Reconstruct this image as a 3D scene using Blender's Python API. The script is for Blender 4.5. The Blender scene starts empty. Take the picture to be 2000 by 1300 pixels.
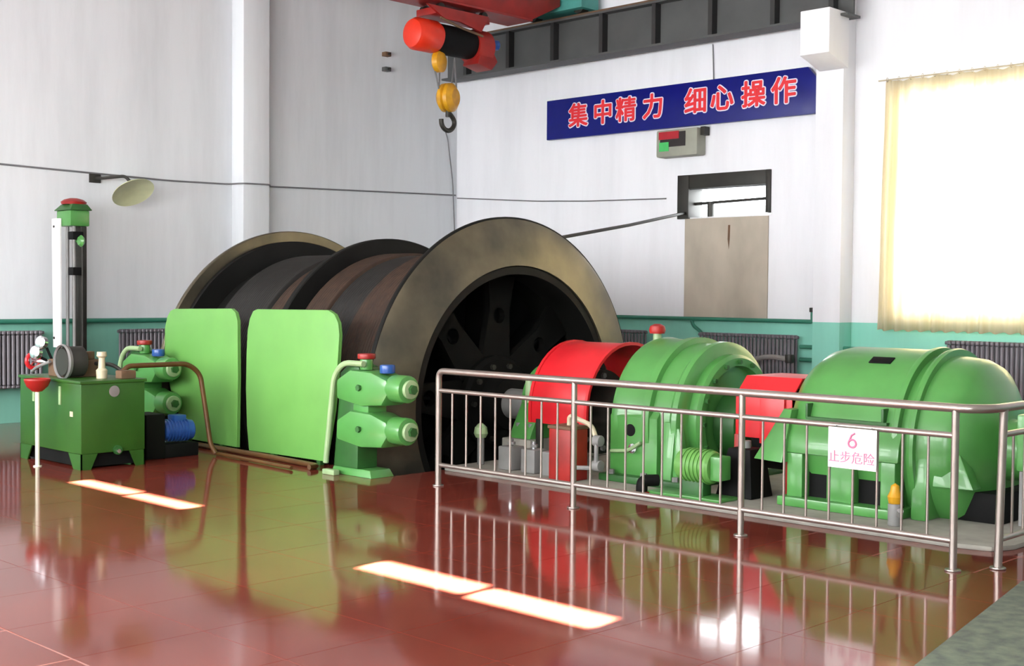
import bpy, bmesh, math, random
from mathutils import Vector, Matrix
random.seed(7)
PI = math.pi
SC = bpy.context.scene
COL = SC.collection

# ------------------------------------------------------------------ camera
CAM_H = 1.72
AX = Vector((0.71367, 0.02771, -0.69993))   # room X axis seen in camera space (right, down, forward)
AZ = Vector((0.00800, -0.99949, -0.03088))
AX.normalize(); AZ = (AZ - AX * AZ.dot(AX)).normalized(); AY = AZ.cross(AX)
cam = bpy.data.cameras.new('camera')
cam.sensor_width = 36.0
cam.lens = 2500.0 / 2000.0 * 36.0
cam.clip_start = 0.05
cam.clip_end = 200
cam_o = bpy.data.objects.new('camera', cam)
COL.objects.link(cam_o)
right = Vector((AX[0], AY[0], AZ[0])); down = Vector((AX[1], AY[1], AZ[1])); fwd = Vector((AX[2], AY[2], AZ[2]))
M = Matrix((right, -down, -fwd)).transposed().to_4x4()
M.translation = Vector((0, 0, CAM_H))
cam_o.matrix_world = M
SC.camera = cam_o

# ------------------------------------------------------------------ world, sun, daylight, exposure
w = bpy.data.worlds.new('sky'); SC.world = w; w.use_nodes = True
bg = w.node_tree.nodes['Background']
bg.inputs[0].default_value = (0.93, 0.97, 1.0, 1); bg.inputs[1].default_value = 16.0
sun = bpy.data.lights.new('sun', 'SUN'); sun.energy = 800; sun.angle = math.radians(0.6); sun.color = (1, .95, .86)
sun_o = bpy.data.objects.new('sun', sun); COL.objects.link(sun_o)
SUN_DIR = Vector((-0.12, 1.0, -0.66)).normalized()
sun_o.rotation_euler = SUN_DIR.to_track_quat('-Z', 'Y').to_euler()
for i, (x, e) in enumerate(((-13.2, 680), (-8.8, 650), (-4.4, 600), (0.0, 600))):
    a = bpy.data.lights.new('window_daylight', 'AREA'); a.shape = 'RECTANGLE'; a.size = 3.2; a.size_y = 2.8
    a.energy = e; a.color = (0.97, 0.985, 1.0)
    o = bpy.data.objects.new('window_daylight', a); COL.objects.link(o)
    o.location = (x, -1.42, 2.75); o.rotation_euler = (PI / 2, 0, 0)
SC.view_settings.view_transform = 'Standard'
SC.view_settings.look = 'None'
SC.view_settings.exposure = 0.0
SC.view_settings.gamma = 1.0
SC.view_settings.use_curve_mapping = False

# ------------------------------------------------------------------ materials
def lin(c):
    return tuple((v / 255 / 12.92) if v / 255 <= .04045 else ((v / 255 + .055) / 1.055) ** 2.4 for v in c)

def mat(name, rgb, rough=.5, metal=0.0, var=.12, scale=6.0, bump=0.0, coat=0.0, spec=.5, stretch=(1, 1, 1), dark=None, rvar=.08):
    m = bpy.data.materials.new(name); m.use_nodes = True
    nt = m.node_tree; N = nt.nodes; L = nt.links
    b = N['Principled BSDF']
    c = lin(rgb)
    tc = N.new('ShaderNodeTexCoord'); mp = N.new('ShaderNodeMapping'); mp.inputs['Scale'].default_value = stretch
    nz = N.new('ShaderNodeTexNoise'); nz.inputs['Scale'].default_value = scale; nz.inputs['Detail'].default_value = 6
    L.new(tc.outputs['Object'], mp.inputs[0]); L.new(mp.outputs[0], nz.inputs['Vector'])
    rp = N.new('ShaderNodeValToRGB'); rp.color_ramp.elements[0].position = .3; rp.color_ramp.elements[1].position = .7
    lo = lin(dark) if dark else tuple(v * (1 - var) for v in c)
    rp.color_ramp.elements[0].color = (*lo, 1)
    rp.color_ramp.elements[1].color = (*[min(1, v * (1 + var * .5)) for v in c], 1)
    L.new(nz.outputs['Fac'], rp.inputs[0]); L.new(rp.outputs[0], b.inputs['Base Color'])
    mr = N.new('ShaderNodeMapRange'); mr.inputs[3].default_value = max(0, rough - rvar); mr.inputs[4].default_value = min(1, rough + rvar)
    L.new(nz.outputs['Fac'], mr.inputs[0]); L.new(mr.outputs[0], b.inputs['Roughness'])
    b.inputs['Metallic'].default_value = metal
    b.inputs['Specular IOR Level'].default_value = spec
    b.inputs['Coat Weight'].default_value = coat
    if bump:
        bp = N.new('ShaderNodeBump'); bp.inputs['Strength'].default_value = bump; bp.inputs['Distance'].default_value = .01
        L.new(nz.outputs['Fac'], bp.inputs['Height']); L.new(bp.outputs[0], b.inputs['Normal'])
    return m

MT = {}
MT['green_panel'] = mat('light_green_enamel', (101, 158, 76), .42, var=.10, scale=2.5)
MT['green'] = mat('machine_green_enamel', (76, 140, 68), .32, var=.12, scale=4, coat=.2)
MT['green_tank'] = mat('dark_green_enamel', (42, 84, 26), .35, var=.2, scale=3)
MT['green_shaded'] = mat('shaded_green_casting', (40, 90, 38), .45, var=.2)  # shaded copy of the machine green, shade put into the colour
MT['green_pale'] = mat('pale_green_paint', (146, 172, 126), .4, var=.15)
MT['red'] = mat('red_guard_enamel', (204, 32, 40), .35, var=.12, scale=4)
MT['red_crane'] = mat('red_crane_paint', (150, 28, 22), .45, var=.3, scale=4)
MT['red_bright'] = mat('bright_red_paint', (220, 50, 25), .4, var=.1)
MT['black'] = mat('black_paint', (9, 9, 9), .7, var=.3, spec=.2)
MT['spoke'] = mat('shaded_black_casting', (15, 15, 13), .8, .0, var=.35, scale=5, spec=.12)  # black deepened to carry the shade inside the drum
MT['dark'] = mat('dark_steel', (48, 47, 42), .5, .3, var=.3, scale=5)
MT['drum'] = mat('dark_drum_steel', (19, 19, 17), .65, .0, var=.35, scale=3, spec=.2)
MT['disc'] = mat('worn_brake_disc_steel', (112, 104, 86), .38, .7, var=.2, scale=2.2, dark=(80, 77, 67))
MT['rope_brown'] = mat('rusty_wire_rope', (62, 45, 34), .7, .2, var=.4, scale=9)
MT['rope_grey'] = mat('greased_wire_rope', (40, 39, 37), .6, .3, var=.35, scale=7)
MT['steel'] = mat('brushed_stainless_steel', (160, 150, 143), .32, .8, var=.08, scale=8)
MT['chrome'] = mat('polished_steel', (210, 212, 216), .15, .9, var=.05)
MT['grey'] = mat('grey_paint', (125, 124, 122), .5, var=.15)
MT['radiator'] = mat('grey_radiator_paint', (120, 116, 122), .45, .2, var=.2)
MT['pipe_green'] = mat('dark_green_pipe_paint', (48, 122, 100), .45, var=.1)
MT['brown_pipe'] = mat('brown_pipe_paint', (96, 66, 34), .4, .2, var=.3)
MT['beige'] = mat('beige_fitting', (190, 178, 150), .45, var=.15)
MT['blue_motor'] = mat('blue_motor_enamel', (38, 80, 150), .3, var=.15)
MT['blue_sign'] = mat('deep_blue_sign_paint', (6, 18, 112), .35, var=.08, spec=.3)
MT['sign_red'] = mat('red_lettering', (226, 40, 48), .5, var=.05)
MT['sign_white'] = mat('white_lettering_edge', (232, 226, 240), .5, var=.04)
MT['white'] = mat('white_enamel', (240, 240, 238), .35, var=.04)
MT['post_white'] = mat('cream_white_paint', (225, 228, 205), .4, var=.06)
MT['pink_print'] = mat('faded_red_print', (196, 110, 140), .6, var=.1)
MT['concrete'] = mat('grey_concrete', (150, 147, 138), .75, var=.2, scale=5, bump=.2)
MT['concrete_beige'] = mat('beige_concrete', (186, 176, 160), .85, var=.2, scale=2.2, bump=.2, stretch=(1, 1, .5))
MT['pit'] = mat('pit_concrete', (70, 68, 64), .9, var=.3)
MT['yellow'] = mat('yellow_block_paint', (205, 150, 25), .4, var=.25, scale=8)
MT['teal'] = mat('teal_paint', (70, 150, 140), .5, var=.15)
MT['girder'] = mat('dark_grey_girder_paint', (78, 80, 80), .6, var=.2, scale=2)
MT['girder_rib'] = mat('black_girder_paint', (40, 40, 40), .6, var=.2)
MT['rust'] = mat('rusty_brown_rail', (110, 84, 62), .7, .2, var=.3)
MT['lamp_shade'] = mat('pale_olive_enamel', (196, 200, 160), .4, var=.1)
MT['wire'] = mat('grey_cable', (110, 110, 112), .6, var=.1)
MT['rubber'] = mat('grey_green_rubber', (98, 106, 88), .85, var=.3, scale=14, bump=.5, dark=(72, 80, 72))
MT['box_grey'] = mat('grey_olive_box', (150, 152, 138), .5, var=.1)
MT['screen'] = mat('dark_display_glass', (40, 36, 36), .2, var=.1)
MT['led_red'] = mat('red_display_window', (170, 26, 40), .3, var=.2)
MT['led_green'] = mat('green_display_window', (70, 190, 100), .3, var=.2)

def painted_wall(name, rgb, dado, zd, stain=.05):
    m = bpy.data.materials.new(name); m.use_nodes = True
    nt = m.node_tree; N = nt.nodes; L = nt.links; b = N['Principled BSDF']
    geo = N.new('ShaderNodeNewGeometry'); sep = N.new('ShaderNodeSeparateXYZ'); L.new(geo.outputs['Position'], sep.inputs[0])
    mp = N.new('ShaderNodeMapping'); mp.inputs['Scale'].default_value = (1.6, 1.6, .22); L.new(geo.outputs['Position'], mp.inputs[0])
    nz = N.new('ShaderNodeTexNoise'); nz.inputs['Scale'].default_value = 1.1; nz.inputs['Detail'].default_value = 7; nz.inputs['Roughness'].default_value = .65
    L.new(mp.outputs[0], nz.inputs['Vector'])
    def ramp(c, s):
        r = N.new('ShaderNodeValToRGB'); r.color_ramp.elements[0].position = .33; r.color_ramp.elements[1].position = .6
        c = lin(c); r.color_ramp.elements[0].color = (*[v * (1 - s) for v in c], 1); r.color_ramp.elements[1].color = (*c, 1)
        L.new(nz.outputs['Fac'], r.inputs[0]); return r
    up = ramp(rgb, stain * 2); dn = ramp(dado, stain * 2.5)
    gt = N.new('ShaderNodeMath'); gt.operation = 'GREATER_THAN'; gt.inputs[1].default_value = zd; L.new(sep.outputs['Z'], gt.inputs[0])
    mx = N.new('ShaderNodeMix'); mx.data_type = 'RGBA'
    L.new(gt.outputs[0], mx.inputs[0]); L.new(dn.outputs[0], mx.inputs[6]); L.new(up.outputs[0], mx.inputs[7])
    L.new(mx.outputs[2], b.inputs['Base Color']); b.inputs['Roughness'].default_value = .65; b.inputs['Specular IOR Level'].default_value = .3
    n2 = N.new('ShaderNodeTexNoise'); n2.inputs['Scale'].default_value = 30; L.new(geo.outputs['Position'], n2.inputs['Vector'])
    bp = N.new('ShaderNodeBump'); bp.inputs['Strength'].default_value = .06; L.new(n2.outputs['Fac'], bp.inputs['Height']); L.new(bp.outputs[0], b.inputs['Normal'])
    return m
MT['wall_left'] = painted_wall('whitewashed_wall_left', (224, 228, 231), (124, 184, 164), 1.31, .06)
MT['wall_right'] = painted_wall('whitewashed_wall_right', (238, 239, 243), (142, 214, 194), 1.375, .04)
MT['ceil'] = mat('ceiling_paint', (215, 215, 212), .8, var=.05)

def floor_mat(name, grid):
    m = bpy.data.materials.new(name); m.use_nodes = True
    nt = m.node_tree; N = nt.nodes; L = nt.links; b = N['Principled BSDF']
    geo = N.new('ShaderNodeNewGeometry')
    nz = N.new('ShaderNodeTexNoise'); nz.inputs['Scale'].default_value = 1.3; nz.inputs['Detail'].default_value = 5
    L.new(geo.outputs['Position'], nz.inputs['Vector'])
    r = N.new('ShaderNodeValToRGB'); r.color_ramp.elements[0].position = .3; r.color_ramp.elements[1].position = .7
    r.color_ramp.elements[0].color = (*lin((102, 43, 34)), 1); r.color_ramp.elements[1].color = (*lin((118, 54, 43)), 1)
    L.new(nz.outputs['Fac'], r.inputs[0])
    out = r.outputs[0]
    if grid:
        sep = N.new('ShaderNodeSeparateXYZ'); L.new(geo.outputs['Position'], sep.inputs[0])
        ds = []
        for ax in ('X', 'Y'):
            a = N.new('ShaderNodeMath'); a.operation = 'PINGPONG'; a.inputs[1].default_value = .35; L.new(sep.outputs[ax], a.inputs[0])
            l = N.new('ShaderNodeMath'); l.operation = 'LESS_THAN'; l.inputs[1].default_value = .008; L.new(a.outputs[0], l.inputs[0]); ds.append(l)
        mxm = N.new('ShaderNodeMath'); mxm.operation = 'MAXIMUM'; L.new(ds[0].outputs[0], mxm.inputs[0]); L.new(ds[1].outputs[0], mxm.inputs[1])
        mx = N.new('ShaderNodeMix'); mx.data_type = 'RGBA'; L.new(mxm.outputs[0], mx.inputs[0]); L.new(r.outputs[0], mx.inputs[6])
        mx.inputs[7].default_value = (*lin((150, 94, 82)), 1); out = mx.outputs[2]
    L.new(out, b.inputs['Base Color'])
    b.inputs['Roughness'].default_value = .085
    b.inputs['IOR'].default_value = 1.36
    n2 = N.new('ShaderNodeTexNoise'); n2.inputs['Scale'].default_value = 2.2; n2.inputs['Detail'].default_value = 2; L.new(geo.outputs['Position'], n2.inputs['Vector'])
    bp = N.new('ShaderNodeBump'); bp.inputs['Strength'].default_value = .012; bp.inputs['Distance'].default_value = .05
    L.new(n2.outputs['Fac'], bp.inputs['Height']); L.new(bp.outputs[0], b.inputs['Normal'])
    return m
MT['tile'] = floor_mat('polished_red_tile', False)
MT['floor'] = floor_mat('polished_red_floor', True)

def curtain_mat():
    m = bpy.data.materials.new('cream_curtain_cloth'); m.use_nodes = True
    nt = m.node_tree; N = nt.nodes; L = nt.links
    for n in list(N): N.remove(n)
    o = N.new('ShaderNodeOutputMaterial'); d = N.new('ShaderNodeBsdfDiffuse'); t = N.new('ShaderNodeBsdfTranslucent'); mx = N.new('ShaderNodeMixShader')
    nz = N.new('ShaderNodeTexNoise'); nz.inputs['Scale'].default_value = 4
    r = N.new('ShaderNodeValToRGB'); r.color_ramp.elements[0].color = (*lin((240, 228, 196)), 1); r.color_ramp.elements[1].color = (*lin((252, 247, 230)), 1)
    L.new(nz.outputs['Fac'], r.inputs[0]); L.new(r.outputs[0], d.inputs[0]); L.new(r.outputs[0], t.inputs[0])
    mx.inputs[0].default_value = .6; L.new(d.outputs[0], mx.inputs[1]); L.new(t.outputs[0], mx.inputs[2]); L.new(mx.outputs[0], o.inputs[0])
    return m
MT['curtain'] = curtain_mat()

def glass_mat():
    m = bpy.data.materials.new('window_glass'); m.use_nodes = True
    b = m.node_tree.nodes['Principled BSDF']
    b.inputs['Transmission Weight'].default_value = 1; b.inputs['Roughness'].default_value = 0; b.inputs['IOR'].default_value = 1.02
    b.inputs['Base Color'].default_value = (1, 1, 1, 1)
    return m
MT['glass'] = glass_mat()

# ------------------------------------------------------------------ mesh helpers
class MB:
    def __init__(s): s.v = []; s.f = []
    def add(s, vs, fs):
        n = len(s.v); s.v += [tuple(v) for v in vs]; s.f += [tuple(i + n for i in f) for f in fs]; return s
    def box(s, a, b):
        x0, y0, z0 = [min(p, q) for p, q in zip(a, b)]; x1, y1, z1 = [max(p, q) for p, q in zip(a, b)]
        return s.add([(x0, y0, z0), (x1, y0, z0), (x1, y1, z0), (x0, y1, z0), (x0, y0, z1), (x1, y0, z1), (x1, y1, z1), (x0, y1, z1)],
                     [(0, 3, 2, 1), (4, 5, 6, 7), (0, 1, 5, 4), (1, 2, 6, 5), (2, 3, 7, 6), (3, 0, 4, 7)])
    def hexa(s, bottom, top):      # four bottom points, four top points (counter-clockwise from above)
        return s.add(list(bottom) + list(top), [(0, 3, 2, 1), (4, 5, 6, 7), (0, 1, 5, 4), (1, 2, 6, 5), (2, 3, 7, 6), (3, 0, 4, 7)])
    def cyl(s, p0, p1, r, seg=24, r2=None, caps=True):
        p0, p1 = Vector(p0), Vector(p1); r2 = r if r2 is None else r2
        d = (p1 - p0).normalized(); u = d.orthogonal().normalized(); v = d.cross(u)
        ring = [u * math.cos(2 * PI * i / seg) + v * math.sin(2 * PI * i / seg) for i in range(seg)]
        vs = [p0 + q * r for q in ring] + [p1 + q * r2 for q in ring]
        fs = [(i, (i + 1) % seg, seg + (i + 1) % seg, seg + i) for i in range(seg)]
        if caps: fs += [tuple(range(seg))[::-1], tuple(range(seg, 2 * seg))]
        return s.add(vs, fs)
    def tube(s, pts, r, seg=12, closed=False):
        pts = [Vector(p) for p in pts]; n = len(pts); vs = []; u = None
        for i, p in enumerate(pts):
            if closed: d = pts[(i + 1) % n] - pts[i - 1]
            else: d = pts[min(i + 1, n - 1)] - pts[max(i - 1, 0)]
            d.normalize()
            u = d.orthogonal().normalized() if u is None else (u - d * u.dot(d)).normalized()
            v = d.cross(u)
            vs += [p + (u * math.cos(2 * PI * k / seg) + v * math.sin(2 * PI * k / seg)) * r for k in range(seg)]
        fs = []
        for i in range(n if closed else n - 1):
            a = i * seg; b = ((i + 1) % n) * seg
            fs += [(a + k, a + (k + 1) % seg, b + (k + 1) % seg, b + k) for k in range(seg)]
        if not closed: fs += [tuple(range(seg))[::-1], tuple(range((n - 1) * seg, n * seg))]
        return s.add(vs, fs)
    def lathe(s, prof, y, z, seg=64, a0=0.0, a1=2 * PI, closed=False):
        # profile points (x, r) turned about the X-parallel axis through (y, z)
        full = abs(a1 - a0 - 2 * PI) < 1e-6; k = seg if full else seg + 1
        n = len(prof); vs = []
        for (x, r) in prof:
            for i in range(k):
                a = a0 + (a1 - a0) * i / seg; vs.append((x, y + r * math.cos(a), z + r * math.sin(a)))
        fs = []
        for j in range(n if closed else n - 1):
            for i in range(seg):
                i2 = (i + 1) % k; j2 = (j + 1) % n
                fs.append((j * k + i, j2 * k + i, j2 * k + i2, j * k + i2))
        return s.add(vs, fs)
    def revolve(s, prof, p, axis, seg=32):
        # profile points (t along axis, r) about an arbitrary axis through p
        p = Vector(p); d = Vector(axis).normalized(); u = d.orthogonal().normalized(); v = d.cross(u); n = len(prof); vs = []
        for (t, r) in prof:
            vs += [p + d * t + (u * math.cos(2 * PI * i / seg) + v * math.sin(2 * PI * i / seg)) * r for i in range(seg)]
        fs = [(j * seg + i, j * seg + (i + 1) % seg, (j + 1) * seg + (i + 1) % seg, (j + 1) * seg + i) for j in range(n - 1) for i in range(seg)]
        return s.add(vs, fs)
    def prism(s, poly, axis, a, b):
        # polygon in the plane across 'axis' ('x': (y,z)  'y': (x,z)  'z': (x,y)) swept from a to b
        def P(q, t): return {'x': (t, q[0], q[1]), 'y': (q[0], t, q[1]), 'z': (q[0], q[1], t)}[axis]
        n = len(poly); vs = [P(q, a) for q in poly] + [P(q, b) for q in poly]
        return s.add(vs, [tuple(range(n)), tuple(range(n, 2 * n))[::-1]] + [(i, n + i, n + (i + 1) % n, (i + 1) % n) for i in range(n)])
    def build(s, name, m, parent=None, origin=None, bevel=0.0, smooth=35, label=None, segs=2):
        o0 = Vector(origin) if origin is not None else (parent['_o'] and Vector(parent['_o'])) if parent is not None and '_o' in parent else Vector((0, 0, 0))
        me = bpy.data.meshes.new(name)
        me.from_pydata([tuple(Vector(v) - o0) for v in s.v], [], s.f)
        bm = bmesh.new(); bm.from_mesh(me)
        bmesh.ops.recalc_face_normals(bm, faces=bm.faces)
        if bevel:
            es = [e for e in bm.edges if len(e.link_faces) == 2 and e.calc_face_angle(0) > math.radians(40)]
            bmesh.ops.bevel(bm, geom=es, offset=bevel, segments=segs, profile=.6, affect='EDGES', clamp_overlap=True)
        bm.to_mesh(me); bm.free()
        for p in me.polygons: p.use_smooth = True
        me.set_sharp_from_angle(angle=math.radians(smooth))
        me.materials.append(MT[m] if isinstance(m, str) else m)
        o = bpy.data.objects.new(name, me); COL.objects.link(o)
        if parent is not None:
            o.parent = parent
            if '_o' in parent: o['_o'] = parent['_o']
        else: o.location = o0
        if label: o['label'] = label
        return o

def tag(o, label, cat, group=None):
    o['label'] = label; o['category'] = cat
    if group: o['group'] = group
    return o
def thing(name, loc, label, cat, group=None):
    o = bpy.data.objects.new(name, None); COL.objects.link(o); o.location = loc; o['_o'] = tuple(loc); o.empty_display_size = .2
    return tag(o, label, cat, group)
def struct(o): o['kind'] = 'structure'; return o
def copy_tree(o, parent=None):
    c = o.copy(); COL.objects.link(c); c.parent = parent
    for ch in list(o.children): copy_tree(ch, c)
    return c
def arc(c, r, a0, a1, n, f): return [f(c[0] + r * math.cos(a0 + (a1 - a0) * i / n), c[1] + r * math.sin(a0 + (a1 - a0) * i / n)) for i in range(n + 1)]
def fillet(pts, r, n=6):
    # rounded corners on an open polyline
    pts = [Vector(p) for p in pts]; out = [pts[0]]
    for a, b, c in zip(pts, pts[1:], pts[2:]):
        d1 = (a - b); d2 = (c - b); k = min(r, d1.length * .49, d2.length * .49)
        p = b + d1.normalized() * k; q = b + d2.normalized() * k
        for i in range(n + 1):
            t = i / n; out.append(p * (1 - t) ** 2 + b * 2 * t * (1 - t) + q * t * t)
    return out + [pts[-1]]

XL = -16.07; YW = 15.0; YN = -1.5; XR = 6.0; ZC = 7.2
PIT = (-13.75, -9.15, 7.80, 11.80)

# ------------------------------------------------------------------ room shell
fb = MB()
px0, px1, py0, py1 = PIT
for a, b in (((XL - .3, YN - .3), (XR, py0)), ((XL - .3, py1), (XR, YW + .3)), ((XL - .3, py0), (px0, py1)), ((px1, py0), (XR, py1))):
    fb.box((a[0], a[1], -.25), (b[0], b[1], -.0014))
floor = struct(fb.build('floor', 'floor', smooth=10))
pt = MB()
pt.box((px0 - .15, py0 - .15, -1.9), (px1 + .15, py1 + .15, -1.75))
pt.box((px0 - .15, py0 - .15, -1.75), (px0, py1 + .15, -.25)).box((px1, py0 - .15, -1.75), (px1 + .15, py1 + .15, -.25))
pt.box((px0, py0 - .15, -1.75), (px1, py0, -.25)).box((px0, py1, -1.75), (px1, py1 + .15, -.25))
struct(pt.build('trim_2', 'pit'))
tile_mesh = None
for i in range(17):
    for j in range(7):
        x = -14.0 + .7 * i; y = 2.8 + .7 * j
        if tile_mesh is None:
            g = .0018
            t = MB().box((g, g, -.0012), (.7 - g, .7 - g, 0)).build('tile', 'tile', parent=floor, origin=(0, 0, 0), smooth=20)
            tile_mesh = t.data
        else:
            t = bpy.data.objects.new('tile', tile_mesh); COL.objects.link(t); t.parent = floor
        t.location = (x, y, 0)

# left wall and its pillar
struct(MB().box((XL - .3, YN - .3, 0), (XL, YW + .3, ZC)).build('wall_left', 'wall_left'))
struct(MB().box((XL, 10.51, 0), (-15.77, 10.96, ZC)).build('trim_3', 'wall_left', bevel=.01))
# right wall with the rope opening and the curtained window
NX0, NX1, NZ0, NZ1 = -11.34, -9.77, 2.83, 3.44
WX0, WX1, WZ0, WZ1 = -7.86, -4.55, 1.5, 4.25
wr = MB()
T = YW + .3
wr.box((XL, YW, 0), (NX0, T, ZC)); wr.box((NX0, YW, 0), (NX1, T, NZ0)); wr.box((NX0, YW, NZ1), (NX1, T, ZC)); wr.box((NX1, YW, 0), (WX0, T, ZC))
wr.box((WX0, YW, 0), (WX1, T, WZ0)); wr.box((WX0, YW, WZ1), (WX1, T, ZC)); wr.box((WX1, YW, 0), (XR, T, ZC))
struct(wr.build('wall_right', 'wall_right'))
struct(MB().box((-8.92, 14.70, 0), (-8.52, YW, ZC)).build('trim_4', 'wall_right', bevel=.01))
struct(MB().prism([(14.22, 4.76), (14.70, 4.62), (14.70, 5.32), (14.22, 5.32)], 'x', -8.87, -8.45).build('trim_5', 'wall_right', bevel=.012))
struct(MB().box((XR, YN - .3, 0), (XR + .3, YW + .3, ZC)).build('wall_end', 'wall_left'))
struct(MB().box((XL - .3, YN - .3, ZC), (XR + .3, YW + .3, ZC + .2)).build('ceiling', 'ceil'))
# near wall behind the camera, with two pairs of narrow open slots that let the sun in
def slot_for(x0, x1, y0, y1):
    t0 = (y0 - YN) / SUN_DIR.y; t1 = (y1 - YN) / SUN_DIR.y
    z0 = -SUN_DIR.z * t0; z1 = -SUN_DIR.z * t1; tm = (t0 + t1) / 2
    return (x0 - SUN_DIR.x * tm, x1 - SUN_DIR.x * tm, z0, z1)
slots = [slot_for(-6.25, -5.31, 5.02, 5.24), slot_for(-5.23, -4.30, 4.98, 5.20), slot_for(-10.80, -9.84, 5.40, 5.55), slot_for(-9.77, -8.88, 5.37, 5.52)]
wn = MB(); TN = YN - .012
xs = sorted({XL, XR, *[v for s in slots for v in s[:2]]})
for a, b in zip(xs, xs[1:]):
    zs = sorted([(s[2], s[3]) for s in slots if s[0] <= a + 1e-6 and s[1] >= b - 1e-6]); z = 0
    for (s0, s1) in zs: wn.box((a, TN, z), (b, YN, s0)); z = s1
    wn.box((a, TN, z), (b, YN, ZC))
struct(wn.build('wall_near', 'wall_left'))
struct(MB().box((-11.21, YW - .025, 1.40), (-9.80, YW, NZ0 - .02)).build('trim_6', 'concrete_beige', bevel=.004))
MB().prism([(-10.44, 2.36), (-10.425, 2.5), (-10.42, 2.70), (-10.455, 2.70), (-10.46, 2.5)], 'y', YW - .028, YW - .024).build('crack', 'rust', bpy.data.objects['trim_6'])

# rope opening: dark steel frame with a guide bar
ro = struct(MB().box((NX0, YW - .04, NZ0 - .02), (NX0 + .20, T, NZ1)).box((NX1 - .07, YW - .04, NZ0 + .02), (NX1, T, NZ1)).box((NX0 + .20, YW - .03, NZ1 - .20), (NX1 - .07, T, NZ1)).build('window_1', 'dark', bevel=.006))
MB().cyl((NX0 + .2, YW + .12, 3.03), (NX1 - .05, YW + .12, 3.06), .022, 10).build('guide_bar', 'dark', ro)
MB().cyl((NX0 + .48, YW + .12, NZ0), (NX0 + .48, YW + .12, 3.05), .05, 12).build('guide_post', 'dark', ro)
MB().box((NX0 + .20, YW, NZ1 - .215), (NX1 - .07, YW + .05, NZ1 - .2)).build('lintel_edge', 'girder', ro)
# curtained window
wf = MB()
for x in (WX0, (WX0 + WX1) / 2 - .03, WX1 - .06): wf.box((x, YW + .1, WZ0), (x + .06, YW + .16, WZ1))
for z in (WZ0, 3.3, WZ1 - .06): wf.box((WX0, YW + .1, z), (WX1, YW + .16, z + .06))
win = struct(wf.build('window_2', 'white', bevel=.004))
for i in range(2):
    for j, (za, zb) in enumerate(((WZ0 + .06, 3.3), (3.36, WZ1 - .06))):
        x0 = WX0 + .06 + i * (WX1 - WX0) / 2 - .03 * i
        MB().box((x0, YW + .125, za), (x0 + (WX1 - WX0) / 2 - .09, YW + .135, zb)).build('pane', 'glass', win)
cu = MB(); nx, nz_ = 300, 14; vs = []; fs = []
for j in range(nz_ + 1):
    t = j / nz_
    for i in range(nx + 1):
        s = i / nx; x = -8.05 + s * 3.75 + .06 * (t - .5) * (1 - s)
        ph = s * 150 + .5 * math.sin(s * 23)
        am = .028 + .012 * math.sin(s * 40)
        z = 1.29 + .012 * math.sin(ph) + t * (3.13 + .012 * math.sin(ph * .5))
        vs.append((x, 14.87 + am * math.sin(ph) + .008 * math.sin(t * 9 + s * 30), z))
for j in range(nz_):
    for i in range(nx): fs.append((j * (nx + 1) + i, j * (nx + 1) + i + 1, (j + 1) * (nx + 1) + i + 1, (j + 1) * (nx + 1) + i))
cu.add(vs, fs)
ct = thing('curtain', (-6.2, 14.87, 1.29), 'cream curtain drawn across the bright window on the right', 'curtain')
cl = cu.build('curtain_cloth', 'curtain', ct, smooth=180)
cl.modifiers.new('thickness', 'SOLIDIFY').thickness = .003
MB().cyl((-8.12, 14.87, 4.44), (-4.2, 14.87, 4.44), .009, 10).build('curtain_rod', 'beige', ct)
for i in range(24):
    MB().tube([(-8.0 + i * .158 + .001, 14.87 + .027 * math.cos(a), 4.44 + .027 * math.sin(a)) for a in [2 * PI * k / 10 for k in range(10)]], .003, 5, True).build('curtain_ring', 'beige', ct)

# ------------------------------------------------------------------ crane runway girder on the right wall
gd = thing('crane_runway_girder', (-12.2, 14.55, 5.25), 'long dark grey steel crane girder high along the right wall', 'girder')
MB().box((-15.9, 14.62, 5.28), (-8.35, 14.66, 5.86)).build('web', 'girder', gd)
MB().box((-15.9, 14.48, 5.25), (-8.35, 14.80, 5.28)).build('lower_flange', 'girder', gd)
MB().box((-15.9, 14.48, 5.86), (-8.35, 14.80, 5.89)).build('upper_flange', 'girder', gd)
MB().box((-15.9, 14.60, 5.89), (-8.35, 14.68, 5.95)).build('rail', 'rust', gd)
for x in (-15.36, -14.38, -13.42, -12.44, -11.45, -10.47, -9.47, -8.6):
    MB().box((x - .035, 14.50, 5.28), (x + .035, 14.62, 5.86)).build('stiffener', 'girder_rib', gd)

# ------------------------------------------------------------------ overhead crane
CX = -13.4
cr = thing('overhead_crane_bridge', (CX, 13.0, 5.72), 'dark red overhead crane bridge beam crossing the ceiling above the drum', 'crane')
MB().prism([(-1.0, 5.76), (13.8, 5.76), (14.42, 6.06), (14.42, 6.45), (-1.0, 6.45)], 'x', CX - .22, CX + .22).build('bridge_beam', 'red_crane', cr, bevel=.01)
MB().box((CX - .26, -1.0, 5.73), (CX + .26, 13.78, 5.76)).build('lower_flange', 'red_crane', cr, bevel=.006)
MB().box((CX - .7, 14.45, 6.0), (CX + .62, 14.85, 6.25)).build('end_carriage', 'teal', cr, bevel=.02)
for x in (CX - .5, CX + .45): MB().cyl((x, 14.57, 6.06), (x, 14.71, 6.06), .11, 24).build('wheel', 'dark', cr)
ho = thing('electric_hoist', (CX, 12.2, 5.3), 'red electric hoist with black rope drum hanging under the crane beam', 'hoist')
HZ = 5.28
MB().revolve([(0, 0), (.0, .12), (.03, .19), (.09, .225), (.42, .225), (.47, .2), (.47, 0)], (CX, 11.62, HZ), (0, 1, 0), 40).build('motor_cap', 'red_bright', ho)
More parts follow.
